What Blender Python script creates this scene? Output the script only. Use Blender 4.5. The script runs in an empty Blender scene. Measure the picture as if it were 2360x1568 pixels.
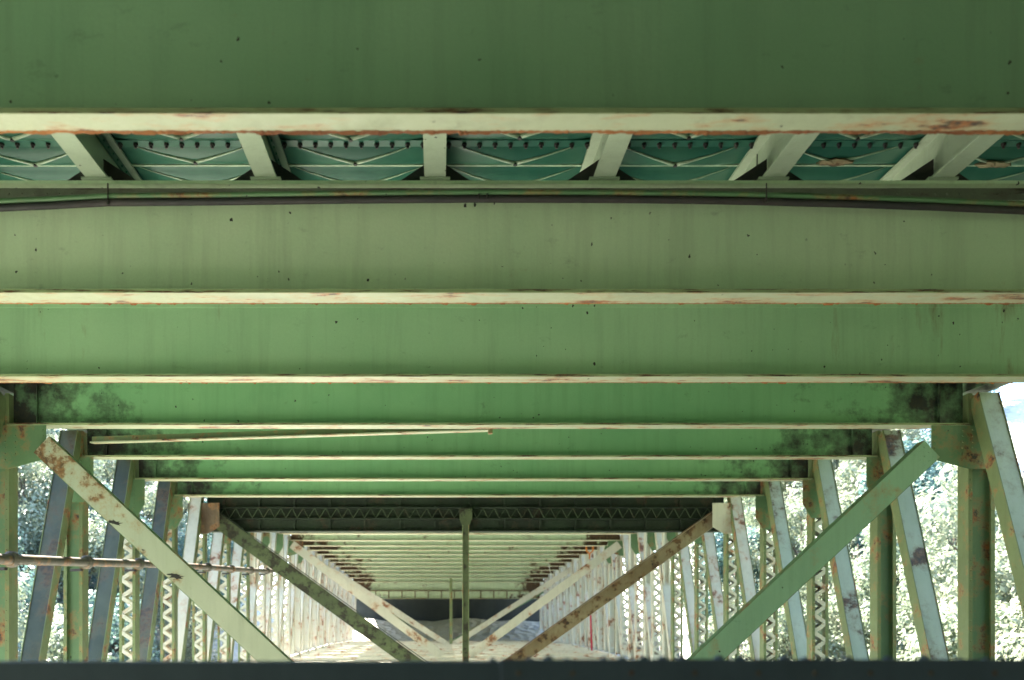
import bpy, math, random
from mathutils import Vector, Matrix
random.seed(7)
C = bpy.context.scene.collection
sc = bpy.context.scene
R = math.radians

# ------------------------------------------------------------------ camera, world, sun, exposure
cam_d = bpy.data.cameras.new('camera'); cam = bpy.data.objects.new('camera', cam_d); C.objects.link(cam)
cam.location = (0, 0, 0); cam.rotation_euler = (R(90), 0, 0)
cam_d.sensor_width = 36; cam_d.lens = 36*2000/2360
cam_d.shift_x = (1180-1010)/2360; cam_d.shift_y = (1490-784)/2360
cam_d.clip_start = 0.05; cam_d.clip_end = 3000
cam_d.dof.use_dof = True; cam_d.dof.focus_distance = 16; cam_d.dof.aperture_fstop = 0.85
sc.camera = cam

SUN_EL, SUN_AZ = 50, 312          # azimuth clockwise from +Y: the sun stands left and a little behind the camera
w = bpy.data.worlds.new('World'); sc.world = w; w.use_nodes = True
nt = w.node_tree; bg = nt.nodes['Background']
sky = nt.nodes.new('ShaderNodeTexSky'); sky.sky_type = 'NISHITA'; sky.sun_disc = False
sky.sun_elevation = R(SUN_EL); sky.sun_rotation = R(SUN_AZ); sky.dust_density = .8; sky.ozone_density = 2
nt.links.new(sky.outputs[0], bg.inputs[0]); bg.inputs[1].default_value = 0.12
sd = bpy.data.lights.new('sun', 'SUN'); sd.energy = 5.0; sd.angle = R(0.5); sd.color = (1, .94, .83)
sun = bpy.data.objects.new('sun', sd); C.objects.link(sun)
az, el = R(SUN_AZ), R(SUN_EL)
sv = Vector((math.sin(az)*math.cos(el), math.cos(az)*math.cos(el), math.sin(el)))
sun.rotation_euler = sv.to_track_quat('Z', 'Y').to_euler()
sc.view_settings.view_transform = 'Standard'; sc.view_settings.look = 'None'
sc.view_settings.exposure = 3.7; sc.view_settings.gamma = 1
sc.render.engine = 'CYCLES'
sc.cycles.max_bounces = 10; sc.cycles.diffuse_bounces = 6

# ------------------------------------------------------------------ materials
def node(nt, t, **kw):
    n = nt.nodes.new(t)
    for k, v in kw.items(): setattr(n, k, v)
    return n
def noise(nt, pos, scale, detail=6, rough=.6, stretch=None, off=0):
    m = node(nt, 'ShaderNodeMapping'); nt.links.new(pos, m.inputs[0])
    if stretch: m.inputs['Scale'].default_value = stretch
    m.inputs['Location'].default_value = (off, off*.7, off*1.3)
    n = node(nt, 'ShaderNodeTexNoise'); nt.links.new(m.outputs[0], n.inputs[0])
    n.inputs['Scale'].default_value = scale; n.inputs['Detail'].default_value = detail; n.inputs['Roughness'].default_value = rough
    return n.outputs[0]
def ramp(nt, v, a, b, ca=(0,0,0,1), cb=(1,1,1,1)):
    r = node(nt, 'ShaderNodeValToRGB'); nt.links.new(v, r.inputs[0])
    r.color_ramp.elements[0].position = a; r.color_ramp.elements[1].position = b
    r.color_ramp.elements[0].color = ca; r.color_ramp.elements[1].color = cb
    return r.outputs[0]
def mix(nt, f, a, b):
    m = node(nt, 'ShaderNodeMix', data_type='RGBA')
    if isinstance(f, float): m.inputs[0].default_value = f
    else: nt.links.new(f, m.inputs[0])
    for s, v in ((6, a), (7, b)):
        if isinstance(v, tuple): m.inputs[s].default_value = v + (1,)
        else: nt.links.new(v, m.inputs[s])
    return m.outputs[2]
def math_(nt, op, a, b=None, clamp=False):
    m = node(nt, 'ShaderNodeMath', operation=op); m.use_clamp = clamp
    for i, v in enumerate((a, b)):
        if v is None: continue
        if isinstance(v, (int, float)): m.inputs[i].default_value = v
        else: nt.links.new(v, m.inputs[i])
    return m.outputs[0]
def paint(name, base, base2, rust=.3, specks=.5, rough=.45, ends=False, rscale=1.3, rcol=(.30,.11,.035), dark=(.03,.028,.025), off=0, stretch=None, soft=.05):
    """weathered oil paint: tonal drift, dirt streaks, rust blooms, little dark chips"""
    m = bpy.data.materials.new(name); m.use_nodes = True; nt = m.node_tree
    b = nt.nodes['Principled BSDF']
    g = node(nt, 'ShaderNodeNewGeometry'); pos = g.outputs['Position']
    col = mix(nt, ramp(nt, noise(nt, pos, .45, 5, .6, off=off), .32, .68), base, base2)
    # mottled weathering, vertical runs of dirt
    run = ramp(nt, noise(nt, pos, 1.0, 6, .65, (5, 5, .35), off+3), .48, .80)
    col = mix(nt, math_(nt, 'MULTIPLY', run, .48), col, tuple(c*.55 for c in base))
    smg = ramp(nt, noise(nt, pos, 2.3, 8, .75, (1, 1, 1.6), off+23), .60, .74)
    col = mix(nt, math_(nt, 'MULTIPLY', smg, .5), col, tuple(c*.35 for c in base))
    fine = noise(nt, pos, 38, 3, .6, None, off)
    col = mix(nt, math_(nt, 'MULTIPLY', ramp(nt, fine, .35, .75), .16), col, tuple(c*.6 for c in base))
    # rust
    if rust > 0:
        big = noise(nt, pos, rscale, 9, .68, stretch, off+11)
        th = .74 - rust*.34
        if ends:
            sp = node(nt, 'ShaderNodeSeparateXYZ'); nt.links.new(pos, sp.inputs[0])
            dx = math_(nt, 'ABSOLUTE', math_(nt, 'SUBTRACT', sp.outputs[0], 1.1))
            mr = node(nt, 'ShaderNodeMapRange'); nt.links.new(dx, mr.inputs[0])
            mr.inputs[1].default_value = 6.5; mr.inputs[2].default_value = 10.8; mr.inputs[4].default_value = ends
            big = math_(nt, 'ADD', big, mr.outputs[0])
        rf = ramp(nt, big, th, th+soft)
        halo = ramp(nt, big, th-.07, th+.02)
        rc = mix(nt, ramp(nt, noise(nt, pos, 9, 6, .7, None, off), .40, .60), rcol, dark)
        col = mix(nt, math_(nt, 'MULTIPLY', halo, .45), col, (rcol[0]*1.3, rcol[1]*1.6, rcol[2]*1.8))
        col = mix(nt, rf, col, rc)
    if specks > 0:
        v = node(nt, 'ShaderNodeTexVoronoi'); v.inputs['Scale'].default_value = 8.0
        mp = node(nt, 'ShaderNodeMapping'); mp.inputs['Scale'].default_value = (1, 1, .8); nt.links.new(pos, mp.inputs[0])
        wob = node(nt, 'ShaderNodeVectorMath', operation='ADD'); nn = node(nt, 'ShaderNodeTexNoise'); nn.inputs['Scale'].default_value = 25
        nt.links.new(pos, nn.inputs[0]); sc_ = node(nt, 'ShaderNodeVectorMath', operation='SCALE'); sc_.inputs['Scale'].default_value = .05
        nt.links.new(nn.outputs['Color'], sc_.inputs[0]); nt.links.new(mp.outputs[0], wob.inputs[0]); nt.links.new(sc_.outputs[0], wob.inputs[1])
        nt.links.new(wob.outputs[0], v.inputs['Vector'])
        sep = node(nt, 'ShaderNodeSeparateColor'); nt.links.new(v.outputs['Color'], sep.inputs[0])
        size = math_(nt, 'MULTIPLY', math_(nt, 'POWER', sep.outputs[0], 5.0), .17)
        hit = math_(nt, 'LESS_THAN', v.outputs['Distance'], size)
        gate = ramp(nt, noise(nt, pos, .8, 3, .5, None, off+7), .58-specks*.18, .62-specks*.16)
        hit = math_(nt, 'MULTIPLY', hit, gate)
        col = mix(nt, hit, col, (.025, .022, .02))
    nt.links.new(col, b.inputs['Base Color'])
    nt.links.new(ramp(nt, noise(nt, pos, 6, 4, .6), .2, .9, (rough-.08,)*3+(1,), (rough+.25,)*3+(1,)), b.inputs['Roughness'])
    bp = node(nt, 'ShaderNodeBump'); bp.inputs['Strength'].default_value = .25; bp.inputs['Distance'].default_value = .01
    nt.links.new(noise(nt, pos, 22, 5, .6), bp.inputs['Height']); nt.links.new(bp.outputs[0], b.inputs['Normal'])
    return m

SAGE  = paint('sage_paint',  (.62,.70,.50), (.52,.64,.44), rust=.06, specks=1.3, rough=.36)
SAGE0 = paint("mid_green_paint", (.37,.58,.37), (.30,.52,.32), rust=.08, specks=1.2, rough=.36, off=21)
GREEN = paint('green_paint', (.25,.50,.25), (.19,.43,.21), rust=.10, specks=1.0, ends=.40, soft=.18, rough=.38, rcol=(.03,.024,.018), dark=(.010,.014,.018))  # turns near black towards both beam ends
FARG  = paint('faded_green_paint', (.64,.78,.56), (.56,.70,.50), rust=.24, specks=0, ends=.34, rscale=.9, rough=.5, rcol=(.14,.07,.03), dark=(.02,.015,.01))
DARKG = paint('dark_green_paint', (.025,.045,.025), (.012,.018,.014), rust=.35, specks=0, rcol=(.07,.035,.02), rough=.6)  # near-black green of the pier frame
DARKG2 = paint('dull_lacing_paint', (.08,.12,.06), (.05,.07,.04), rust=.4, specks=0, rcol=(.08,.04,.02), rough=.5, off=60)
CREAM = paint('faded_cream_paint', (.36,.39,.26), (.29,.33,.22), rust=.52, specks=.6, rough=.45, rscale=2.2, stretch=(.5,2,2))
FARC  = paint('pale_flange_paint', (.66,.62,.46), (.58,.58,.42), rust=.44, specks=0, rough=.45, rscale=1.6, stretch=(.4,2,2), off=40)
FEDGE = paint('rusty_flange_edge_paint', (.34,.42,.22), (.28,.34,.18), rust=.60, specks=0, rough=.6, rscale=3.0, stretch=(.6,2,9), rcol=(.13,.055,.02), dark=(.035,.02,.012), off=52)
STRG  = paint('grey_green_stringer_paint', (.36,.42,.32), (.29,.35,.26), rust=.15, specks=.6, rough=.4, off=71)
POST  = paint('pale_post_paint', (.60,.57,.48), (.48,.49,.41), rust=.46, specks=.0, rough=.45, rscale=1.1, rcol=(.34,.13,.05), off=5, dark=(.09,.045,.03))
POSTG = paint('green_post_paint', (.13,.24,.12), (.09,.17,.08), rust=.46, specks=.3, rough=.45, rscale=1.2, off=9)
RPOST = paint('worn_grey_post_paint', (.42,.48,.42), (.30,.38,.32), rust=.52, specks=0, rough=.5, rscale=.8, off=83, rcol=(.13,.07,.035), dark=(.03,.025,.02))
DPOST = paint('shaded_post_paint', (.025,.04,.035), (.08,.10,.075), rust=.52, specks=0, rough=.5, rscale=.9, off=19, rcol=(.10,.06,.03))  # left diagonals: their backlit shade is put into this darker colour
EDGE  = paint('post_edge_paint', (.17,.22,.10), (.12,.16,.07), rust=.45, specks=0, rough=.5, rscale=2, off=2)
BRACEL = paint('rusted_brace_paint', (.42,.46,.36), (.36,.41,.31), rust=.2, specks=.3, ends=.36, rough=.4, rscale=1.6, off=31, rcol=(.26,.13,.05), dark=(.10,.06,.03))
BRACE = paint('brace_paint', (.27,.45,.31), (.23,.40,.27), rust=.34, specks=.3, rough=.4, rscale=.8, off=14)
RUSTB = paint('rust_eaten_paint', (.14,.10,.05), (.28,.24,.15), rust=.62, specks=0, rough=.7, rscale=2.6, rcol=(.13,.065,.025), dark=(.03,.02,.012), off=4)
MOSSY = paint('mossy_dark_paint', (.10,.13,.06), (.05,.07,.035), rust=.66, specks=0, rough=.75, rscale=2.2, rcol=(.035,.035,.018), dark=(.018,.018,.014), off=14)
ANGLED = paint('grimy_angle_paint', (.10,.10,.085), (.18,.19,.14), rust=.45, specks=0, rough=.6, rscale=2.5, stretch=(.5,2,2), rcol=(.07,.04,.035), off=6)
SAGE2 = paint('rust_run_green_paint', (.37,.57,.34), (.30,.51,.29), rust=.06, specks=1.3, rough=.36, ends=.20, soft=.12, rscale=1.0, stretch=(2.2,2.2,.35), rcol=(.16,.085,.04), dark=(.05,.05,.03), off=27)
RUST  = paint('flaking_rust', (.42,.17,.05), (.14,.05,.03), rust=0, specks=0, rough=.85)
NODER = paint('rusted_gusset_paint', (.08,.05,.03), (.20,.15,.10), rust=.5, specks=0, rough=.7, rscale=2)
def plate_paint():
    m = bpy.data.materials.new('glossy_plate_paint'); m.use_nodes = True; nt = m.node_tree; b = nt.nodes['Principled BSDF']
    g = node(nt, 'ShaderNodeNewGeometry'); pos = g.outputs['Position']
    c = mix(nt, ramp(nt, noise(nt, pos, 1.1, 4), .4, .6), (.018,.085,.06), (.035,.11,.075))
    nt.links.new(mix(nt, ramp(nt, noise(nt, pos, 3.5, 8, .75), .66, .70), c, (.08,.05,.03)), b.inputs[0])
    b.inputs['Roughness'].default_value = .30; b.inputs['Coat Weight'].default_value = 0; b.inputs['Specular IOR Level'].default_value = .20; b.inputs['Coat Roughness'].default_value = .12
    return m
PLATE = plate_paint()
NAVY  = paint('dark_girder_paint', (.10,.14,.21), (.07,.10,.15), rust=.05, specks=0, rough=.6)
PIPEM = paint('weathered_pipe_paint', (.11,.10,.08), (.07,.065,.055), rust=.45, specks=0, rough=.55, rscale=2.5)
CONC  = paint('concrete', (.05,.06,.06), (.03,.04,.045), rust=0, specks=0, rough=.9)  # kept near black, putting the far wall's deep shade into its colour
DECKM = paint('deck_concrete', (.10,.12,.10), (.06,.07,.06), rust=0, specks=0, rough=.9)
DARKR = paint('dark_stained_metal', (.022,.022,.026), (.05,.035,.035), rust=0, specks=0, rough=.6)
def flat(name, c, rough=.6):
    m = bpy.data.materials.new(name); m.use_nodes = True; nt = m.node_tree; b = nt.nodes['Principled BSDF']
    g = node(nt, 'ShaderNodeNewGeometry')
    nt.links.new(mix(nt, ramp(nt, noise(nt, g.outputs['Position'], 7, 5), .35, .65), c, tuple(x*.6 for x in c)), b.inputs[0])
    b.inputs['Roughness'].default_value = rough; return m
BLACK = flat('blackened_metal', (.02,.02,.02)); ORANGE = flat('orange_paint', (.75,.24,.03)); RED = flat('red_paint', (.6,.02,.06))
WHITE = flat('pale_rope', (.6,.6,.55)); BLUE = flat('blue_grey_bolt_paint', (.03,.10,.18), .4); BARK = flat('bark', (.10,.075,.05), .9)

GLEAM = flat('pale_gleam_paint', (.36,.46,.33), .35)  # pale tone standing in for the gleam on the plate creases
# ------------------------------------------------------------------ mesh builder
class MB:
    def __init__(s): s.v = []; s.f = []
    def add(s, vs, fs):
        o = len(s.v); s.v += [Vector(v) for v in vs]; s.f += [tuple(i+o for i in f) for f in fs]; return s
    def box(s, x0, x1, y0, y1, z0, z1):
        vs = [(x,y,z) for z in (z0,z1) for y in (y0,y1) for x in (x0,x1)]
        return s.add(vs, [(0,2,3,1),(4,5,7,6),(0,1,5,4),(2,6,7,3),(0,4,6,2),(1,3,7,5)])
    def bar(s, a, b, w, h, side=(1,0,0), ou=0, ov=0):
        """box from a to b; w along side direction, h across; ou, ov shift within the section"""
        a = Vector(a); b = Vector(b); d = (b-a).normalized(); u = Vector(side); u = (u - d*u.dot(d)).normalized(); v = d.cross(u)
        a = a+u*ou+v*ov; b = b+u*ou+v*ov
        vs = [p+u*i*w/2+v*j*h/2 for p in (a,b) for j in (-1,1) for i in (-1,1)]
        return s.add(vs, [(0,2,3,1),(4,5,7,6),(0,1,5,4),(2,6,7,3),(0,4,6,2),(1,3,7,5)])
    def tube(s, pts, r, n=12):
        pts = [Vector(p) for p in pts]; o = len(s.v)
        for i, p in enumerate(pts):
            d = (pts[min(i+1,len(pts)-1)]-pts[max(i-1,0)]).normalized()
            u = d.cross(Vector((0,0,1)));
            if u.length < .01: u = d.cross(Vector((0,1,0)))
            u.normalize(); v = d.cross(u)
            rr = r[i] if isinstance(r, (list, tuple)) else r
            s.v += [p+(u*math.cos(2*math.pi*k/n)+v*math.sin(2*math.pi*k/n))*rr for k in range(n)]
        for i in range(len(pts)-1):
            for k in range(n):
                s.f.append((o+i*n+k, o+i*n+(k+1)%n, o+(i+1)*n+(k+1)%n, o+(i+1)*n+k))
        s.f.append(tuple(o+k for k in range(n))[::-1]); s.f.append(tuple(o+(len(pts)-1)*n+k for k in range(n)))
        return s
    def rivet(s, p, nrm=(0,-1,0), r=.018, h=.014, n=7):
        p = Vector(p); d = Vector(nrm).normalized(); u = d.orthogonal().normalized(); v = d.cross(u)
        vs = [p-d*.003+(u*math.cos(6.2832*k/n)+v*math.sin(6.2832*k/n))*r for k in range(n)]
        vs += [p+d*h*.75+(u*math.cos(6.2832*k/n)+v*math.sin(6.2832*k/n))*r*.6 for k in range(n)] + [p+d*h]
        fs = [(k,(k+1)%n,n+(k+1)%n,n+k) for k in range(n)] + [(n+k,n+(k+1)%n,2*n) for k in range(n)]
        return s.add(vs, fs)
    def prism_y(s, outline, y0, y1):
        n = len(outline)
        vs = [(x,y0,z) for x,z in outline]+[(x,y1,z) for x,z in outline]
        return s.add(vs, [tuple(range(n)), tuple(range(n,2*n))[::-1]]+[(i,n+i,n+(i+1)%n,(i+1)%n) for i in range(n)])
    def build(s, name, mat, parent=None, smooth=False, bevel=0):
        lo = [min(v[i] for v in s.v) for i in range(3)]; hi = [max(v[i] for v in s.v) for i in range(3)]
        c = Vector([(a+b)/2 for a,b in zip(lo,hi)])
        me = bpy.data.meshes.new(name); me.from_pydata([v-c for v in s.v], [], s.f); me.materials.append(mat)
        if smooth: me.polygons.foreach_set('use_smooth', [True]*len(me.polygons))
        me.update()
        o = bpy.data.objects.new(name, me); C.objects.link(o)
        o['wl'] = tuple(c)
        if parent is not None:
            o.parent = parent; o.location = c-Vector(parent['wl'])
        else: o.location = c
        if bevel:
            bm = o.modifiers.new('bevel', 'BEVEL'); bm.width = bevel; bm.segments = 2; bm.limit_method = 'ANGLE'
        return o
def tag(o, label=None, cat=None, group=None, kind=None):
    for k, v in (('label',label),('category',cat),('group',group),('kind',kind)):
        if v: o[k] = v
    return o
def empty(name, loc):
    o = bpy.data.objects.new(name, None); C.objects.link(o); o.location = loc; o['wl'] = tuple(loc); o.empty_display_size = .5; return o

# ------------------------------------------------------------------ layout of the bridge
XL, XR, XC = -9.65, 11.85, 1.1
NB = 24
def D(k): return 7.24+4*k                       # far edge of the bottom flange of floor beam k
ZB = [4.29,4.44,4.63,4.82,5.0,5.18,5.36,5.55,5.8,6.1,6.37,6.6,6.69,6.82,6.96,7.08,7.17,7.25,7.28,7.27,7.24,7.16,7.02,6.9,6.8]
H = 1.46
def interp(x, pts):
    if x <= pts[0][0]: return pts[0][1]
    for (a,b),(c,d) in zip(pts, pts[1:]):
        if x <= c: return b+(d-b)*(x-a)/(c-a)
    return pts[-1][1]
def ztop(y): return interp(y, [(D(k)-.12, ZB[k]+H) for k in range(NB)]) if y > D(0) else ZB[0]+H-.04*(D(0)-y)
def zlow(y): return interp(y, [(7,-5.0),(19.2,-4.6),(35.2,-2.1),(57,-.55),(75,.2),(99,.7)])
def P(xd, yd, d): return Vector(((xd-1010)*d/2000, d, (1490-yd)*d/2000))

bridge = empty('steel_bridge', (XC, 0, -5))
tag(bridge, 'green painted riveted steel deck truss bridge seen from underneath, with rusty floor beams and braces', 'bridge')

# ---- floor beams
def floor_beam(k):
    zb = ZB[k]; yb = D(k); yw = yb-(.12 if k else .06); zt = zb+H; fw = .34 if k else .25
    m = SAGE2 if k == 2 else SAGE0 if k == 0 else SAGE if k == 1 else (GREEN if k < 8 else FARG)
    xa, xb = (XL-.1, XR+.1) if k < 3 else (XL+.30, XR-.30)
    wb = MB().box(xa, xb, yw-.009, yw+.009, zb+.045, zt-.04)
    lab = {0:'nearest floor beam, its sage web filling the top of the view', 1:'pale sage floor beam under the dished deck plates',
           2:'speckled floor beam darkened by rust runs at its right end', 3:'green floor beam with a dark left end, above the wide diagonal braces'}.get(k)
    fb = wb.build('floor_beam', m, bridge)
    if lab: fb['label'] = lab
    fl = MB().box(xa-.05, xb+.05, yw+.12-fw if k else yb-.25, yb, zb, zb+.042)
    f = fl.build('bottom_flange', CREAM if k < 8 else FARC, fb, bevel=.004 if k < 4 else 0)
    MB().box(xa-.05, xb+.05, yb-.25, yb+.01, zt-.04, zt).build('top_flange', m, fb)
    if k < 7:
        yf = (yb-.25) if k == 0 else (yw+.12-fw)
        MB().box(xa-.05, xb+.05, yf-.004, yf-.0005, zb+.001, zb+.046).build('flange_edge', FEDGE, fb)
    ag = MB()                                                    # flange angles with rivets
    ag.box(xa, xb, yw-.022, yw-.009, zt-.19, zt-.04)
    if k < 4:
        n = int((xb-xa)/.16)
        for i in range(n):
            if (i//7) % 3 == 1 and k != 1: continue
            ag.rivet((xa+.1+i*.16, yw-.022, zt-.115), r=.017)
    ag.build('flange_angle', m if k != 1 else ANGLED, fb)
    if k < 8:                                                    # end stiffeners at the truss
        st = MB()
        for x in (xa+.55, xb-.55): st.box(x-.006, x+.006, yw-.11, yw-.0225, zb+.05, zt-.2)
        st.build('stiffener', m, fb)
    # ragged rust along the flange's rear lower edge
    if k in (0, 1, 2):
        rg = MB(); x = xa; up = []; lo = []
        rnd = random.Random(k)
        dep = .0
        while x < xb:
            dep = max(.003, min(.022, dep+rnd.uniform(-.007, .007))) if rnd.random() < .93 else rnd.uniform(.003,.03)
            if k and rnd.random() < .5: dep = .003
            up.append((x, dep)); x += rnd.uniform(.012, .04)
        vs = []
        for x, dp in up:
            vs += [(x, yb+.001, zb+.04), (x, yb+.012+rnd.uniform(0,.008), zb+.02), (x, yb+.004, zb-dp), (x, yb-.012-rnd.uniform(0,.02), zb-.002)]
        n = len(up); fs = []
        for i in range(n-1):
            for j in range(3): fs.append((4*i+j, 4*i+j+1, 4*i+4+j+1, 4*i+4+j))
        rg.add(vs, fs); rg.build('rusted_edge', RUST, fb)
    return fb
for k in range(NB-1):
    if k == 7: continue
    floor_beam(k)

# ---- double cross frame over the near pier (k = 7): dark, with lacing
y7 = D(7)-.12; z7 = 4.63
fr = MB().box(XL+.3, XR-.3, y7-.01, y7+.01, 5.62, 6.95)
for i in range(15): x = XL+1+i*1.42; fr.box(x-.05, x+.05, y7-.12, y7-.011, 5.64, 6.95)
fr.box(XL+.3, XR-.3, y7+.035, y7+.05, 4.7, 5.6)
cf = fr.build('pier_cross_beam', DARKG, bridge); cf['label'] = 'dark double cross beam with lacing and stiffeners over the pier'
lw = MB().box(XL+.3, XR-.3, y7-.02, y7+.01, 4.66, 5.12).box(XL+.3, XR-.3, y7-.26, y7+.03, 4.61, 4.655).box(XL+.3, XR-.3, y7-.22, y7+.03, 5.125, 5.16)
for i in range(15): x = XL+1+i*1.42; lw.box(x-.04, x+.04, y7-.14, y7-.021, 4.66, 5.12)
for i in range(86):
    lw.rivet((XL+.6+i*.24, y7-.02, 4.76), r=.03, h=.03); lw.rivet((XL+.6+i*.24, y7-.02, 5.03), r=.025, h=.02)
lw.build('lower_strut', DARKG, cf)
MB().box(XL+.3, XR-.3, y7-.24, y7-.02, 5.565, 5.6).build('shelf_flange', DARKG, cf)
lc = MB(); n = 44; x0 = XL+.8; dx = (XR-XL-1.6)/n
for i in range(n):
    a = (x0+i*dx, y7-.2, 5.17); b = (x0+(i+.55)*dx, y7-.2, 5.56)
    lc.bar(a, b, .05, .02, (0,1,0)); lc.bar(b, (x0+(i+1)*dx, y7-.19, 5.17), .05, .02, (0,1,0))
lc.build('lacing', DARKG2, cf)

# ---- end girder over the far pier
yE = D(23); eg = MB().box(XL-.3, XR+.3, yE-.02, yE+.02, 5.5, 7.6)
g_ = eg.build('end_girder', FARG, bridge); g_['label'] = 'deeper stained cross girder closing the far end of the deck'
MB().box(XL-.3, XR+.3, yE-.3, yE+.02, 5.42, 5.49).build('bottom_flange', CREAM, g_)
mg = MB().box(XL-.3, XR+.3, yE-.35, yE-.03, 6.3, 6.4)
for i in range(14): x = XL+1+i*1.5; mg.box(x-.05,x+.05,yE-.2,yE-.021,5.5,6.29)
mg.build('shelf_flange', RUSTB, g_)

# ---- stringers resting on the floor beams
SX = [XC-.02+i*2.14-1.12 for i in range(-4, 6)]
SXn = []
for i, x in enumerate(SX):
    if not XL-.5 < x < XR+.5: continue
    SXn.append(x)
    mb = MB(); ys = [-30]+[D(k)-.12 for k in range(NB)]
    fl = MB()
    for a, b in zip(ys, ys[1:]):
        za, zb_ = ztop(a)+.03, ztop(b)+.03
        mb.bar((x,a,za+.31),(x,b,zb_+.31),.016,.56)
        fl.bar((x,a,za+.016),(x,b,zb_+.016),.27,.03); fl.bar((x,a,za+.60),(x,b,zb_+.60),.27,.03)
    s = mb.build('stringer', STRG, bridge)
    fl.build('stringer_flange', STRG, s)
    if 0 <= i:
        bp = MB()
        yb = D(1)-.12; zt = ztop(yb); bp.box(x-.19, x+.19, yb-.17, yb+.15, zt+.002, zt+.028)
        bp.build('bearing_plate', STRG, s)
        bk = MB()
        for sg in (-1, 1):
            bk.prism_y([(x+sg*.02, zt+.03), (x+sg*.46, zt+.03), (x+sg*.46, zt+.07), (x+sg*.02, zt+.36)][::sg], yb+.02, yb+.035)
        bk.build('knee_bracket', DARKR, s)
        rv = MB()                                       # angle with rivets on the right face of the web, joining the deck
        ya, yc = 8.2, 14.5
        rv.bar((x+.03, ya, ztop(ya)+.56), (x+.03, yc, ztop(yc)+.56), .03, .11)
        for q in range(40):
            yy = ya+q*.16; rv.rivet((x+.045, yy, ztop(yy)+.56), (1,0,0), .02, .02)
        rv.build('riveted_angle', PLATE, s)

# ---- dished deck plates between the stringers, seen over beam 1
PITCH = .63; Y0 = 11.30-3*PITCH
for i in range(len(SXn)-1):
    xa, xb = SXn[i]+.06, SXn[i+1]-.06
    for r_ in range(7):
        ya, yb = Y0+r_*PITCH+.004, Y0+(r_+1)*PITCH-.004
        nx, ny = 28, 14; vs = []; rnd = random.Random(i*20+r_); sag = .135*rnd.uniform(.85,1.12)
        for j in range(ny+1):
            for q in range(nx+1):
                u = 2*q/nx-1; v = 2*j/ny-1
                inn = .90
                m_ = min(1, max(abs(u), abs(v))/inn)
                s_ = sag*(1-(.40*m_+.60*m_**2.0))
                y = ya+(yb-ya)*j/ny
                vs.append((xa+(xb-xa)*q/nx, y, ztop(y)+.68-s_))
        fs = [(j*(nx+1)+q, j*(nx+1)+q+1, (j+1)*(nx+1)+q+1, (j+1)*(nx+1)+q) for j in range(ny) for q in range(nx)]
        fs = [f[::-1] for f in fs]
        o = MB().add(vs, fs).build('deck_plate', PLATE, bridge, smooth=True)
        if SXn[i] > 4 and r_ == 3: o['label'] = 'dished deck plate with a rusted patch at its middle'
        ym = (ya+yb)/2
        zc = ztop(ym)+.66-sag
        MB().tube([((xa+xb)/2, ym, zc-.012), ((xa+xb)/2, ym, zc+.01)], .028, 10).build('drain_hole', BLACK, o)
        # pale beads added along the near folds, and pale lapped seam: gleam painted in
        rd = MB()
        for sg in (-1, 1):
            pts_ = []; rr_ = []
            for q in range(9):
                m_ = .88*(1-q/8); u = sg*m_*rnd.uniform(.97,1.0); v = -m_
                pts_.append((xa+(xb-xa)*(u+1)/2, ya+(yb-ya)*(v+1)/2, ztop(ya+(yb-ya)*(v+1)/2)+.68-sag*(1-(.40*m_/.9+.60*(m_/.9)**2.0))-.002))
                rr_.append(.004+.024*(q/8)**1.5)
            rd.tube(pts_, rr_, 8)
        rd.build('gleam_bead', GLEAM, o, smooth=True)
        MB().box(xa+.05, xb-.05, yb-.034, yb-.002, ztop(yb)+.655, ztop(yb)+.677).build('lapped_seam', GLEAM, o)
        if SXn[i] > 3.5 and r_ in (3, 4):               # flaking rust patch round the drain
            pt = MB(); n = 26; cx = (xa+xb)/2
            ring = []
            for a in range(n):
                t = 6.2832*a/n; rr = rnd.uniform(.7, 1.15)*(1 if r_ == 3 else .75)
                ring.append((cx+.24*rr*math.cos(t), ym+.085*rr*math.sin(t)))
            def zz(x, y):
                u = abs(2*(x-xa)/(xb-xa)-1); v = abs(2*(y-ya)/(yb-ya)-1); return ztop(y)+.66-sag*(1-(.40*min(1,max(u,v)/.9)+.60*min(1,max(u,v)/.9)**2.0))
            vs = [(cx, ym, zc-.022)]+[(x, y, zz(x,y)-.008-rnd.uniform(0,.018)) for x,y in ring]+[(x, y, zz(x,y)+.004) for x,y in ring]
            fs = [(0, 1+(a+1)%n, 1+a) for a in range(n)]+[(1+a, 1+(a+1)%n, 1+n+(a+1)%n, 1+n+a) for a in range(n)]
            pt.add(vs, fs).build('rust_patch', RUSTB, o)
    # bolted lap strip
    yl = Y0+3*PITCH; zl = ztop(yl)+.66
    st = MB().box(xa, xb, yl-.07, yl+.07, zl-.022, zl-.006)
    sp = st.build('lap_strip', PLATE, bridge)
    x = xa+.12
    while x < xb-.05:
        MB().tube([(x,yl,zl-.022),(x,yl,zl-.055),(x,yl,zl-.0551),(x,yl,zl-.085)], [.032,.032,.018,.018], 6).build('bolt', DARKR, sp); x += .2
# concrete slab over everything
sl = MB(); ys = [-40]+[D(k)-.12 for k in range(NB)]+[150]  # lengthened unseen behind the camera to cut sky light
for a, b in zip(ys, ys[1:]):
    for (x0, x1, zo, t) in ((-11.3, 13.5, .82, .22),):
        za, zb_ = ztop(a)+zo, ztop(b)+zo
        sl.add([(x0,a,za),(x1,a,za),(x0,b,zb_),(x1,b,zb_),(x0,a,za+t),(x1,a,za+t),(x0,b,zb_+t),(x1,b,zb_+t)],
               [(0,2,3,1),(4,5,7,6),(0,1,5,4),(2,6,7,3),(0,4,6,2),(1,3,7,5)])
sl.build('deck_slab', DECKM, bridge)

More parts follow.
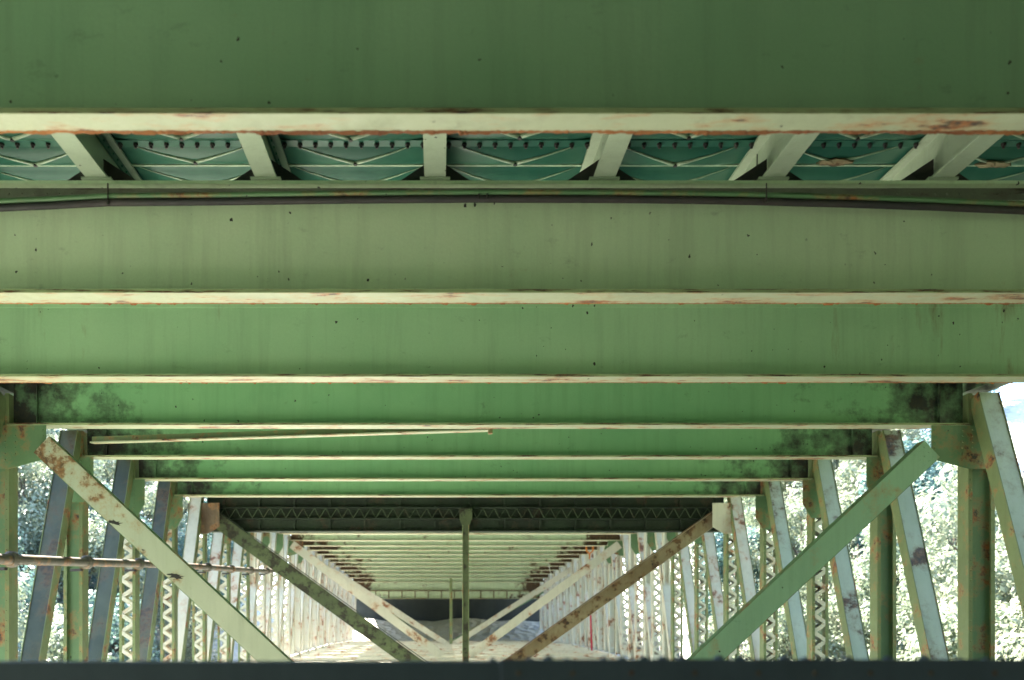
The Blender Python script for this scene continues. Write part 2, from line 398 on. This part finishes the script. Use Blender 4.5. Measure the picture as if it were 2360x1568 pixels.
# ---- trusses
SEC = [D(k)-.12 for k in range(NB)]
def member(a, b, w, dpt, name, mat, edge, laced=False, rivets=False, label=None, face=False):
    """H-shaped member: two flanges in the truss plane, and a plate or lacing between them facing the road axis"""
    a = Vector(a); b = Vector(b); L = (b-a).length
    d = (b-a).normalized(); u = Vector((1,0,0)); v = d.cross(u)          # v lies along +-y
    if v.y > 0: v = -v                                                 # towards the camera
    core = MB(); fl = MB()
    def off(p, ou, ov): return p+u*ou+v*ov
    for sg in (-1, 1):
        fl.bar(off(a, sg*(w/2-.01), 0), off(b, sg*(w/2-.01), 0), .02, dpt)
        if not face: fl.bar(off(a, sg*(w/2-.055), dpt/2-.008), off(b, sg*(w/2-.055), dpt/2-.008), .069, .014)
        if rivets:
            n = int(L/.22)
            for i in range(n):
                p = a+d*(.1+i*.22); fl.rivet(off(p, sg*(w/2-.055), dpt/2-.001), v, .02, .016)
    if face:
        core.bar(off(a,0,dpt/2-.03), off(b,0,dpt/2-.03), w-.042, .02)
    elif laced:
        n = max(3, int(L/(w*1.05))); st = L/n
        for side in (1, -1):
            vv = side*(dpt/2-.022)
            for i in range(n):
                p0 = a+d*(i*st); p1 = a+d*((i+.5)*st); p2 = a+d*((i+1)*st)
                core.bar(off(p0,-w/2+.05,vv), off(p1,w/2-.05,vv), .12, .012, v.cross(d))
                core.bar(off(p1,w/2-.05,vv+.0135), off(p2,-w/2+.05,vv+.0135), .12, .012, v.cross(d))
        core.bar(off(a,0,dpt/2-.03), off(a+d*.8,0,dpt/2-.03), w-.05, .012); core.bar(off(b-d*.5,0,dpt/2-.03), off(b,0,dpt/2-.03), w-.05, .012)
    else:
        core.bar(off(a,0,.03), off(b,0,.03), w-.042, .02)
    o = core.build(name, mat, bridge)
    fl.build('side_plate', edge, o)
    if label: o['label'] = label
    return o
for k in range(1, NB):
    y = SEC[k]; zt = ZB[k]+.95; zl = zlow(y)
    far = k >= 8
    for X, side in ((XL,'left'), (XR,'right')):
        laced = (k >= 5 and k < 13)
        mt = POST if k >= 5 else POSTG
        ed = (POST if k > 9 else EDGE)
        lb = None
        if k == 3: lb = 'broad green vertical post at the %s of the nearest diagonal brace' % side
        # vertical post
        member((X, y, zl), (X, y, zt-(.25 if k != 7 else .9)), .50 if k > 3 else .58, .40, 'vertical_post', mt, ed, laced, rivets=(k < 9), label=lb)
        # truss diagonal, from the top of this post down to the foot of the nearer one
        yp = SEC[k-1]
        o = member((X, y-.28, zt-.35), (X, yp+.05, zlow(yp)+.2), .46, .34, 'truss_diagonal', POST if k >= 7 else (RPOST if side == 'right' else DPOST), EDGE if k < 8 else ed, laced=False, face=True)
    
# chords
for X in (XL, XR):
    for a, b in zip(SEC, SEC[1:]):
        pass
    tc = MB(); bc = MB()
    for a, b in zip(SEC[1:], SEC[2:]):
        tc.bar((X,a,ztop(a)-.38),(X,b,ztop(b)-.38),.5,.6); bc.bar((X,a,zlow(a)-.25),(X,b,zlow(b)-.25),.5,.5)
    tc.build('top_chord', GREEN, bridge); bc.build('bottom_chord', POST, bridge)
# bottom cross struts
for k in (2,3,5,7,11,12,13,14,15,16,17,18,19,20,21,22):
    y = SEC[k]
    member((XL+.25, y, zlow(y)-.1), (XR-.25, y, zlow(y)-.1), .3, .3, 'bottom_strut', POST, POST) if False else \
        MB().box(XL+.27, XR-.27, y-.15, y+.15, zlow(y)-.32, zlow(y)-.02).build('bottom_strut', POST, bridge)
for k in range(11, NB-2):
    a, b = SEC[k], SEC[k+1]
    for x0, x1 in ((XL+.3, XC-.1), (XR-.3, XC+.1)):
        MB().bar((x0,a+.16,zlow(a)-.1),(x1,b-.16,zlow(b)-.1),.22,.12).build('bottom_lateral', POST, bridge)
for k in range(9, NB-2):                       # hangers halfway along the far panels
    y = (SEC[k]+SEC[k+1])/2
    for X in (XL, XR):
        member((X, y, zlow(y)), (X, y, ZB[k]+.6), .36, .3, 'vertical_post', POST, POST, False)

# ---- gussets below the floor-beam ends
for k in range(3, 14):
    y = SEC[k]-(.23 if k != 7 else .62); zb = ZB[k]
    big = k in (3, 12)
    for X, sg in ((XL,1), (XR,-1)):
        wd = 1.05 if big else .50
        x0 = X-sg*.15; x1 = X+sg*(.32+wd-.25) if big else X+sg*.56
        ht = .74 if big else .98
        pts = [(x0, zb-.01), (x1, zb-.01), (x1, zb-ht*(1 if big else .78)), (X+sg*.30, zb-ht-.22), (x0, zb-ht-.22)]
        if k == 7:
            x0 = X-sg*.3; x1 = X+sg*.95; pts = [(x0, 5.70), (x1, 5.70), (x1, 4.75), (X+sg*.5, 4.48), (x0, 4.48)]
        g = MB().prism_y(pts if sg < 0 else pts[::-1], y-.012, y)
        n = 0
        zt_, zl_ = pts[0][1], pts[3][1]
        for rr in range(8 if k < 9 else 0):
            zz_ = zt_-.1-rr*.13
            if zz_ < zl_+.08: break
            for cc in range(3):
                xx = X+sg*(.0+cc*.22)
                if abs(xx-X) < abs(x1-X)-.05 and (zz_ > pts[2][1] or cc < 2): g.rivet((xx, y-.012, zz_), r=.022, h=.018)
            if big or k == 7: g.rivet((x1-sg*.07, y-.012, max(zz_, pts[2][1]+.05)), r=.022, h=.018)
        o = g.build('gusset_plate', NODER if k == 7 and sg == 1 else (POST if k == 7 else POSTG), bridge)
        if k == 7 and sg == 1: o['label'] = 'rust eaten gusset plate at the left end of the dark cross beam'

# ---- V-shaped sway braces
def brace(a, b, wdt, dep, mat, flm, label=None, flange=.03):
    """flat channel brace lying in a cross plane: face plate and two thin flanges turned away from the camera"""
    a = Vector(a); b = Vector(b); d = (b-a).normalized(); n = Vector((0,1,0)); s_ = d.cross(n)
    mb = MB().bar(a, b, wdt-.004, .02, s_)
    if a.y < 40:
        for i in range(3):
            for sg in (-1,0,1): mb.rivet(a+d*(.10+i*.13)+s_*sg*wdt*.3+Vector((0,-.010,0)), (0,-1,0), .02, .016)
    o = mb.build('sway_brace', mat, bridge)
    fl = MB()
    for sg in (-1, 1): fl.bar(a+s_*sg*(wdt/2)+n*dep/2, b+s_*sg*(wdt/2)+n*dep/2, .02, dep, s_)
    fl.build('brace_flange', flm, o)
    if label: o['label'] = label
    return o
d1 = SEC[3]-.28
bL = brace(P(95,1025,d1), P(1127,1985,d1), .48, .28, BRACEL, POSTG, 'wide pale brace sloping down from the upper left gusset, rusty at its top')
brace(P(2148,1035,d1), P(1150,1970,d1), .49, .28, BRACE, POSTG, 'wide green brace sloping down from the upper right gusset')
rnd = random.Random(8)
for xd, yd, sx in ((264,1205,.19),(404,1328,.20),(330,1268,.05)):     # chips where the paint has gone
    c = P(xd, yd, d1-.0105); n = 22; ring = []
    for i in range(n):
        t = 6.2832*i/n; r_ = rnd.uniform(.45,1.1); ring.append((c.x+sx*r_*math.cos(t), c.y, c.z+sx*.32*r_*math.sin(t)-sx*.12*math.cos(t)))
    MB().add([tuple(c)]+[tuple(p) for p in ring]+[(p[0],p[1]-.003,p[2]) for p in ring]+[(c.x,c.y-.004,c.z)], [(n+1+i, 2*n+1, n+1+(i+1)%n)[::1] for i in range(n)]+[(1+i,1+(i+1)%n,n+1+(i+1)%n,n+1+i) for i in range(n)]).build('paint_chip', BLACK, bL)
d2 = SEC[7]-.3
b1 = brace(P(470,1178,d2), P(1068,1612,d2), .56, .32, MOSSY, MOSSY, 'dark rust eaten brace running down from the rusted left gusset')
b2 = brace(P(1668,1180,d2), P(1082,1600,d2), .50, .32, RUSTB, POST, 'brown rusted brace running down from the white riveted gusset')
for b, A, B in ((b1,(480,1165),(1075,1594)), (b2,(1660,1168),(1075,1588))):
    pa, pb = P(*A,d2), P(*B,d2)
    MB().bar(pa+Vector((0,-.10,.05)), pb+Vector((0,-.10,.05)), .03, .2, (pb-pa).normalized().cross(Vector((0,1,0)))).build('brace_lip', NODER if b is b2 else DARKG, b)
cp = MB().box(XC-.10, XC+.10, d2-.1, d2+.1, -3, 5.35)
o = cp.build('center_post', MOSSY, bridge); o['label'] = 'slim mossy post hanging in the middle of the dark cross beam'
MB().box(XC-.13, XC-.101, d2-.14, d2+.14, -3, 5.3).box(XC+.101, XC+.13, d2-.14, d2+.14, -3, 5.3).build('side_plate', EDGE, o)
gp = MB().prism_y([(XC-.26,5.5),(XC+.26,5.5),(XC+.26,5.1),(XC+.15,4.85),(XC-.15,4.85),(XC-.26,5.1)][::-1], d2-.16, d2-.145)
for x in (-.18,-.06,.06,.18):
    for z in (5.4,5.28,5.16): gp.rivet((XC+x, d2-.16, z), r=.02, h=.02)
gp.build('top_plate', MOSSY, o)
def far_v(k, L, R_, zc, wdt=.42, mat=POST):
    d = SEC[k]-.3
    a = Vector((XL+.4, d, ZB[k]-L)); b = Vector((XR-.4, d, ZB[k]-L)); c0 = Vector((XC-R_, d, zc)); c1 = Vector((XC+R_, d, zc))
    brace(a, c0, wdt, .2, mat, mat); brace(b, c1, wdt, .2, mat, mat)
far_v(12, .25, .9, zlow(SEC[12])+.1, .50)
far_v(17, .6, .5, zlow(SEC[17])+.1, .42)
far_v(20, .9, .5, zlow(SEC[20])-.1, .40)
far_v(22, 1.0, .5, zlow(SEC[22])-.1, .40, POSTG)
c2 = MB().box(XC-.12, XC+.12, SEC[17]-.2, SEC[17], zlow(SEC[17]), 5.9).build('center_post', EDGE, bridge)

# ---- lateral brace lying under beam 4
a = P(212,1021,22.7); b = P(1130,992,19.35)
lb = MB().bar(a, b, .17, .03, (0,1,0)).build('lateral_brace', CREAM, bridge); lb['label'] = 'thin cream lateral brace running from the left truss to the middle of a green floor beam'
MB().bar(a+Vector((0,.0,.09)), b+Vector((0,.0,.09)), .016, .14, (0,1,0)).build('upright_leg', EDGE, lb)
MB().box(b.x-.05, b.x+.05, b.y-.06, b.y+.04, b.z-.08, b.z+.1).build('clip', EDGE, lb)

# ---- dark cross strut right in front of the camera
fy = 3.9; fz = -.070
fs_ = MB().box(XL+.2, XR-.2, fy, fy+.30, fz-.55, fz)
fo = fs_.build('near_cross_strut', NAVY, bridge, bevel=.006); fo['label'] = 'dark navy strut with bolt heads along the bottom of the view'
x = .25; i = 0
rnd = random.Random(3)
while x < 3.1:
    r_ = rnd.uniform(.016,.034); MB().rivet((x, fy+.06+rnd.uniform(0,.03), fz), (0,0,1), r_, r_*.95, 9).build('bolt_head', rnd.choice((BLUE, NAVY, NAVY)), fo, smooth=True); x += rnd.choice((.085,.10,.17))
MB().box(.28, XR-.3, fy-.012, fy-.0, fz-.13, fz+.012).build('splice_plate', NAVY, fo, bevel=.004)
x = .36
while x < 3.2: MB().rivet((x, fy-.012, fz-.05), (0,-1,0), .012, .009, 8).build('rusty_rivet', NODER, fo, smooth=True); x += .27*rnd.uniform(.88,1.06)
for x0, x1, y0 in ((-.02,.24,0),(.33,.46,.0)):
    pass

# ---- far pier and near pier
for yy, z0, lab in ((SEC[23]+1.2, 5.35, 'far concrete pier wall in deep shade under the end of the deck'),):
    pr = MB().box(XL-2, XR+2, yy+8, yy+9.5, -6, 8.0)
    pier = pr.build('abutment_wall', CONC, None, bevel=.05); tag(pier, lab, 'abutment wall')
for X, sd_ in ((XL,'left'), (XR,'right')):
    pl = MB().box(X-.9, X+.9, SEC[7]-1.0, SEC[7]+1.0, -14, zlow(SEC[7])-.55)
    p_ = pl.build('concrete_pier', CONC, None, bevel=.06); tag(p_, 'grey concrete pier below the %s truss of the bridge, far down on the riverbed' % sd_, 'bridge pier', 'piers under the trusses')

# ------------------------------------------------------------------ services
pipe = empty('service_pipe', (XL+.35, 20, 2.0)); tag(pipe, 'brown weathered pipe with flanged couplings running along the left truss posts', 'pipe')
def pp(d): return Vector((XL+.42, d, interp(d, [(8,1.0),(22.7,2.2),(26.8,2.55),(34.8,3.17),(39,3.47),(43.8,3.83),(49,4.25)])))
ys = [8+i*.5 for i in range(83)]
MB().tube([pp(y) for y in ys if y <= 48.8], .115, 16).build('pipe_body', PIPEM, pipe, smooth=True)
for k in range(1, 11):
    y = SEC[k]-.35; c = pp(y)
    MB().tube([c-Vector((0,.10,.009)), c-Vector((0,.05,.004)), c, c+Vector((0,.05,.004)), c+Vector((0,.10,.009))], [.135,.18,.185,.18,.135], 16).build('coupling', PIPEM, pipe)
    MB().bar(c+Vector((-.12,.0,-.20)), c+Vector((-.45,.1,-.20)), .09, .06, (0,1,0)).build('bracket', DARKR, pipe)
# conduit hung below the deck at beam 1
cd = empty('hanging_conduit', (0, 10.9, 5.7)); tag(cd, 'thin dark conduit sagging in front of the second floor beam, under the deck plates', 'conduit')
yc = SEC[1]-.20
def cz(xd, yd): return P(xd, yd, yc)
pts = [(-420,492),(-60,482),(120,474),(250,467),(500,465),(800,461),(1110,458.5),(1400,459.5),(1600,461.5),(1763,465),(1950,470),(2150,477),(2360,486),(2700,500)]
MB().tube([cz(*p) for p in pts], .045, 10).build('conduit_tube', DARKR, cd, smooth=True)
MB().tube([cz(x,y-13)+Vector((0,-.02,0)) for x,y in pts], .034, 10).build('conduit_tube', POSTG, cd, smooth=True)
for xd, top, bot in ((252,428,474), (1103,452,464), (1122,452,464), (1763,428,468)):
    a, b = cz(xd, top), cz(xd, bot)
    MB().tube([a+Vector((0,-.05,0)), b+Vector((0,-.05,0))], .011 if top > 440 else .009, 8).build('hanger', DARKR, cd)
    if top < 440: MB().tube([b+Vector((0,-.05,.03)), b+Vector((0,-.05,-.02))], .022, 8).build('hanger_nut', DARKR, cd)
# thin vertical rod hanging in the deck bay
rod = MB().tube([cz(1762,330)+Vector((0,.25,0)), cz(1760,436)+Vector((0,.25,0))], .008, 6).build('hanging_rod', BLACK); tag(rod, 'thin black rod hanging above the right-hand conduit hanger', 'rod')
# red pole, orange clamp, pale ropes at the far right truss
rp = MB().tube([P(1360,1385,60), P(1364,1500,60)], .06, 10).build('marker_pole', RED); tag(rp, 'red pole leaning among the pale far right posts', 'pole')
oc = empty('beam_clamp', P(1359,1262,60)); tag(oc, 'small orange beam clamp at the far right ends of the faded green beams', 'clamp')
c_ = P(1359,1262,60.5)
MB().box(c_.x-.28,c_.x+.28,c_.y-.1,c_.y+.1,c_.z+.3,c_.z+.4).box(c_.x-.28,c_.x-.18,c_.y-.1,c_.y+.1,c_.z-.2,c_.z+.29).box(c_.x+.18,c_.x+.28,c_.y-.1,c_.y+.1,c_.z-.2,c_.z+.29).build('jaw', ORANGE, oc)
MB().tube([c_+Vector((-.25,0,-.2)),c_+Vector((0,0,-.45)),c_+Vector((.25,0,-.2))], .06, 8).tube([c_+Vector((0,0,-.45)),c_+Vector((0,0,-.8))],.05,8).build('hook', ORANGE, oc)
for i,(A,B,t) in enumerate((((1402,1248),(1385,1330),'pale slanting rope beside the orange clamp'),((1264,1297),(1275,1335),'pale loose rope end hanging below the faded far beams'))):
    r_ = MB().tube([P(*A,59),P((A[0]+B[0])/2-2,(A[1]+B[1])/2,59),P(*B,59)], .03, 6).build('hanging_rope', WHITE); tag(r_, t, 'rope')

# ------------------------------------------------------------------ ground
def hz(x, y):
    z = -14.0 + 6.5*max(0, min(1, (30-y)/18))  # near bed raised out of view to steepen the bounce light
    r = max(0, x-20); l = max(0, -20-x)
    z += min(r*.55, 26) + max(0, min((l-0)*.5, 24))
    z += max(0, min((y-61)*.42, 17.0)) if y > 61 else 0
    z += max(0, min((2.5-y)*1.5, 13.0))  # unseen bank behind the camera, added to cut low light
    if y < 26:  # unseen rises beside the camera, added to block side light
        z += max(0, min((x-14.5)*2.2, 16))*max(0, min(1, (26-y)/9))
        z += max(0, min((-13.5-x)*1.3, 16))*max(0, min(1, (12-y)/7))
    z += 1.2*math.sin(x*.11+1)*math.sin(y*.09)*min(1, (r+l)/12)+.35*math.sin(x*.5)*math.cos(y*.43)
    return z
gm = bpy.data.materials.new('gravel_bar'); gm.use_nodes = True; nt = gm.node_tree; b = nt.nodes['Principled BSDF']
g = node(nt,'ShaderNodeNewGeometry'); pos = g.outputs['Position']
c0 = mix(nt, ramp(nt, noise(nt,pos,.12,6,.6), .35,.65), (.56,.56,.48), (.46,.46,.40))
sx_ = node(nt,'ShaderNodeSeparateXYZ'); nt.links.new(pos, sx_.inputs[0])
mw = node(nt,'ShaderNodeMapRange'); nt.links.new(math_(nt,'ADD', sx_.outputs[0], math_(nt,'MULTIPLY', noise(nt,pos,.35,5,.6), 5.0)), mw.inputs[0]); mw.inputs[1].default_value = 1; mw.inputs[2].default_value = 4
c0 = mix(nt, mw.outputs[0], c0, (.10,.12,.10))  # shaded right half of the bed darkened by colour to deepen contrast
v = node(nt,'ShaderNodeTexVoronoi'); v.inputs['Scale'].default_value = 1.4; nt.links.new(pos, v.inputs['Vector'])
c0 = mix(nt, math_(nt,'MULTIPLY',ramp(nt, v.outputs['Distance'], .25,.75),.5), c0, (.16,.17,.15))
sepn = node(nt,'ShaderNodeSeparateXYZ'); nt.links.new(pos, sepn.inputs[0])
mr = node(nt,'ShaderNodeMapRange'); nt.links.new(math_(nt,'ABSOLUTE',sepn.outputs[0]), mr.inputs[0]); mr.inputs[1].default_value = 26; mr.inputs[2].default_value = 34
c0 = mix(nt, mr.outputs[0], c0, (.07,.10,.04))
mr4 = node(nt,'ShaderNodeMapRange'); nt.links.new(sepn.outputs[0], mr4.inputs[0]); mr4.inputs[1].default_value = 12; mr4.inputs[2].default_value = 16
c0 = mix(nt, mr4.outputs[0], c0, (.07,.09,.04))  # right-hand rise coloured dark to hold back its bounce
mr5 = node(nt,'ShaderNodeMapRange'); nt.links.new(sepn.outputs[0], mr5.inputs[0]); mr5.inputs[1].default_value = -15; mr5.inputs[2].default_value = -19
c0 = mix(nt, mr5.outputs[0], c0, (.07,.09,.04))  # left-hand rise coloured dark to hold back its bounce
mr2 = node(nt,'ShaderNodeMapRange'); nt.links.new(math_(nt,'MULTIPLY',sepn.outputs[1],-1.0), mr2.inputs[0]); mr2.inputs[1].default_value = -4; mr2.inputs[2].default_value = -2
c0 = mix(nt, mr2.outputs[0], c0, (.05,.06,.03))  # added bank coloured dark to weaken light from behind
mr3 = node(nt,'ShaderNodeMapRange'); nt.links.new(sepn.outputs[1], mr3.inputs[0]); mr3.inputs[1].default_value = 60; mr3.inputs[2].default_value = 80
c0 = mix(nt, mr3.outputs[0], c0, (.42,.41,.34))
nt.links.new(c0, b.inputs[0]); b.inputs['Roughness'].default_value = .9
bp = node(nt,'ShaderNodeBump'); bp.inputs['Strength'].default_value = .8; bp.inputs['Distance'].default_value = .4; nt.links.new(v.outputs['Distance'], bp.inputs['Height']); nt.links.new(bp.outputs[0], b.inputs['Normal'])
xs = [-1500,-600,-250,-160]+[-120+3*i for i in range(30)]+[-30+1.5*i for i in range(41)]+[33+3*i for i in range(30)]+[160,250,600,1500]
ys = [-1500,-500,-200]+[-90+3*i for i in range(27)]+[-9+1.5*i for i in range(26)]+[30+3*i for i in range(57)]+[260,600,1800]
nx = len(xs); vs = [(x,y,hz(x,y)) for y in ys for x in xs]
fs = [(j*nx+i, j*nx+i+1, (j+1)*nx+i+1, (j+1)*nx+i) for j in range(len(ys)-1) for i in range(nx-1)]
MB_ = MB().add(vs, fs); gr = MB_.build('riverbed_ground', gm, smooth=True); gr['kind'] = 'structure'

# ------------------------------------------------------------------ trees
def leafmat(name, c1, c2):
    m = bpy.data.materials.new(name); m.use_nodes = True; nt = m.node_tree; b = nt.nodes['Principled BSDF']
    g = node(nt,'ShaderNodeNewGeometry'); oi = node(nt,'ShaderNodeObjectInfo')
    f = math_(nt,'ADD', math_(nt,'MULTIPLY', g.outputs['Random Per Island'], .6), math_(nt,'MULTIPLY', oi.outputs['Random'], .4))
    col = mix(nt, f, c1, c2); nt.links.new(col, b.inputs[0]); b.inputs['Roughness'].default_value = .5
    tr = node(nt,'ShaderNodeBsdfTranslucent'); nt.links.new(col, tr.inputs[0]); ms = node(nt,'ShaderNodeMixShader'); ms.inputs[0].default_value = .35
    nt.links.new(b.outputs[0], ms.inputs[1]); nt.links.new(tr.outputs[0], ms.inputs[2]); nt.links.new(ms.outputs[0], nt.nodes['Material Output'].inputs[0])
    return m
LEAF = [leafmat('pale_leaves', (.28,.30,.21), (.15,.20,.12)), leafmat('cool_leaves', (.05,.12,.12), (.13,.20,.15))]
def tree_mesh(seed, mat, hgt=11, rad=4.2):
    rnd = random.Random(seed)
    root = empty('broadleaf_tree', (0,0,0))
    tk = MB(); top = Vector((rnd.uniform(-.5,.5), rnd.uniform(-.5,.5), hgt*.8))
    tk.tube([(0,0,-1.0), (0.05,0,0), Vector((0,0,0)).lerp(top,.5)+Vector((.2,.1,0)), top], [.34,.27,.17,.05], 8)
    clumps = []
    for i in range(34):
        t = rnd.uniform(.22, 1.0); base = top*min(t, .95)
        ang = rnd.uniform(0, 6.28); rr = rad*(1-.75*abs(t-.5)**1.4*1.7)*rnd.uniform(.35, 1.0)
        c = Vector((math.cos(ang)*rr, math.sin(ang)*rr, hgt*t+rnd.uniform(-.3,.6)))
        clumps.append((c, rnd.uniform(.8, 1.6)))
        if i % 2 == 0: tk.tube([base*.85, (base*.85+c)/2+Vector((0,0,-.3)), c], [.09,.06,.02], 5)
    cr = MB()
    for c, s_ in clumps:
        for j in range(int(300*s_)):
            d = Vector((rnd.gauss(0,1), rnd.gauss(0,1), rnd.gauss(0,.8))); d.normalize()
            p = c+d*s_*rnd.uniform(.45,1.1)
            n = (d+Vector((rnd.uniform(-.8,.8), rnd.uniform(-.8,.8), rnd.uniform(-.2,1.2)))).normalized()
            u = n.orthogonal().normalized(); u = Matrix.Rotation(rnd.uniform(0,6.28),3,n) @ u; v = n.cross(u)
            l = rnd.uniform(.09,.18); w_ = l*.6
            cr.add([p-u*l, p+v*w_, p+u*l, p-v*w_], [(0,1,2,3)])
    t_ = tk.build('trunk', BARK, root); c_ = cr.build('crown', mat, root)
    return root
protos = [tree_mesh(1, LEAF[0]), tree_mesh(2, LEAF[0], 12, 4.8), tree_mesh(3, LEAF[1], 11, 4.4), tree_mesh(4, LEAF[0], 9, 4.0)]
used = set(); cnt = 0
def place(pi, x, y, s_, label, group):
    src = protos[pi]
    if pi in used:
        o = src.copy(); C.objects.link(o)
        for ch in src.children:
            c = ch.copy(); C.objects.link(c); c.parent = o
    else: o = src; used.add(pi)
    o.location = (x, y, hz(x,y)-.2); o.rotation_euler = (0,0,random.uniform(0,6.28)); s_ *= 1; o.scale = (s_,s_,s_*random.uniform(.9,1.1))
    o['label'] = label; o['category'] = 'tree'; o['group'] = group
rows = []
for j in range(6):
    for i in range(13):
        y = 24+i*7.2+random.uniform(-2.2,2.2)+(j%2)*3.5; x = 27+j*6.5+random.uniform(-1.5,1.5)+max(0,(40-y))*.0
        rows.append((x,y,'R',j))
for j in range(6):
    for i in range(13):
        y = 28+i*7.4+random.uniform(-2.2,2.2)+(j%2)*3.5; x = -26-j*6.5+random.uniform(-1.5,1.5)
        rows.append((x,y,'L',j))
for x, y, s, j in rows:
    r = abs(x)/y
    if s == 'R' and x/y > .60 and j >= 4: continue
    if s == 'R' and not .28 < x/y < .85: continue
    if s == 'L' and not .22 < -x/y < .66: continue
    pi = random.choice([0,1,1,3,0,2] if s == 'R' else ([2,2,2,1] if r < .4 else [0,1,3,2]))
    tone = 'dark bluish' if pi == 2 else ('small pale' if pi == 3 else ('tall pale' if pi == 1 else 'pale rounded'))
    X = XR if s == 'R' else -XL; gap = sum(1 for k in range(3, NB) if X/SEC[k] > r)
    SZ = {0:'pale rounded',1:'tall pale',2:'dark bluish',3:'small pale'}
    ORD = ['first','second','third','fourth','fifth','sixth','seventh','eighth','ninth','tenth','eleventh']
    where = ('outside the first %s post' if gap == 0 else 'just inside the '+ORD[min(gap,11)-1]+' %s truss post') % ('right' if s == 'R' else 'left')
    row = ['lowest','second','third','fourth','fifth','topmost'][j]
    t = '%s tree in %s row, %s' % (tone, row, where)
    place(pi, x, y, random.uniform(.85,1.3), t, t.replace(' tree in', ' trees in'))
for i in range(4):
    pass

for o in bpy.data.objects:
    if 'wl' in o: del o['wl']
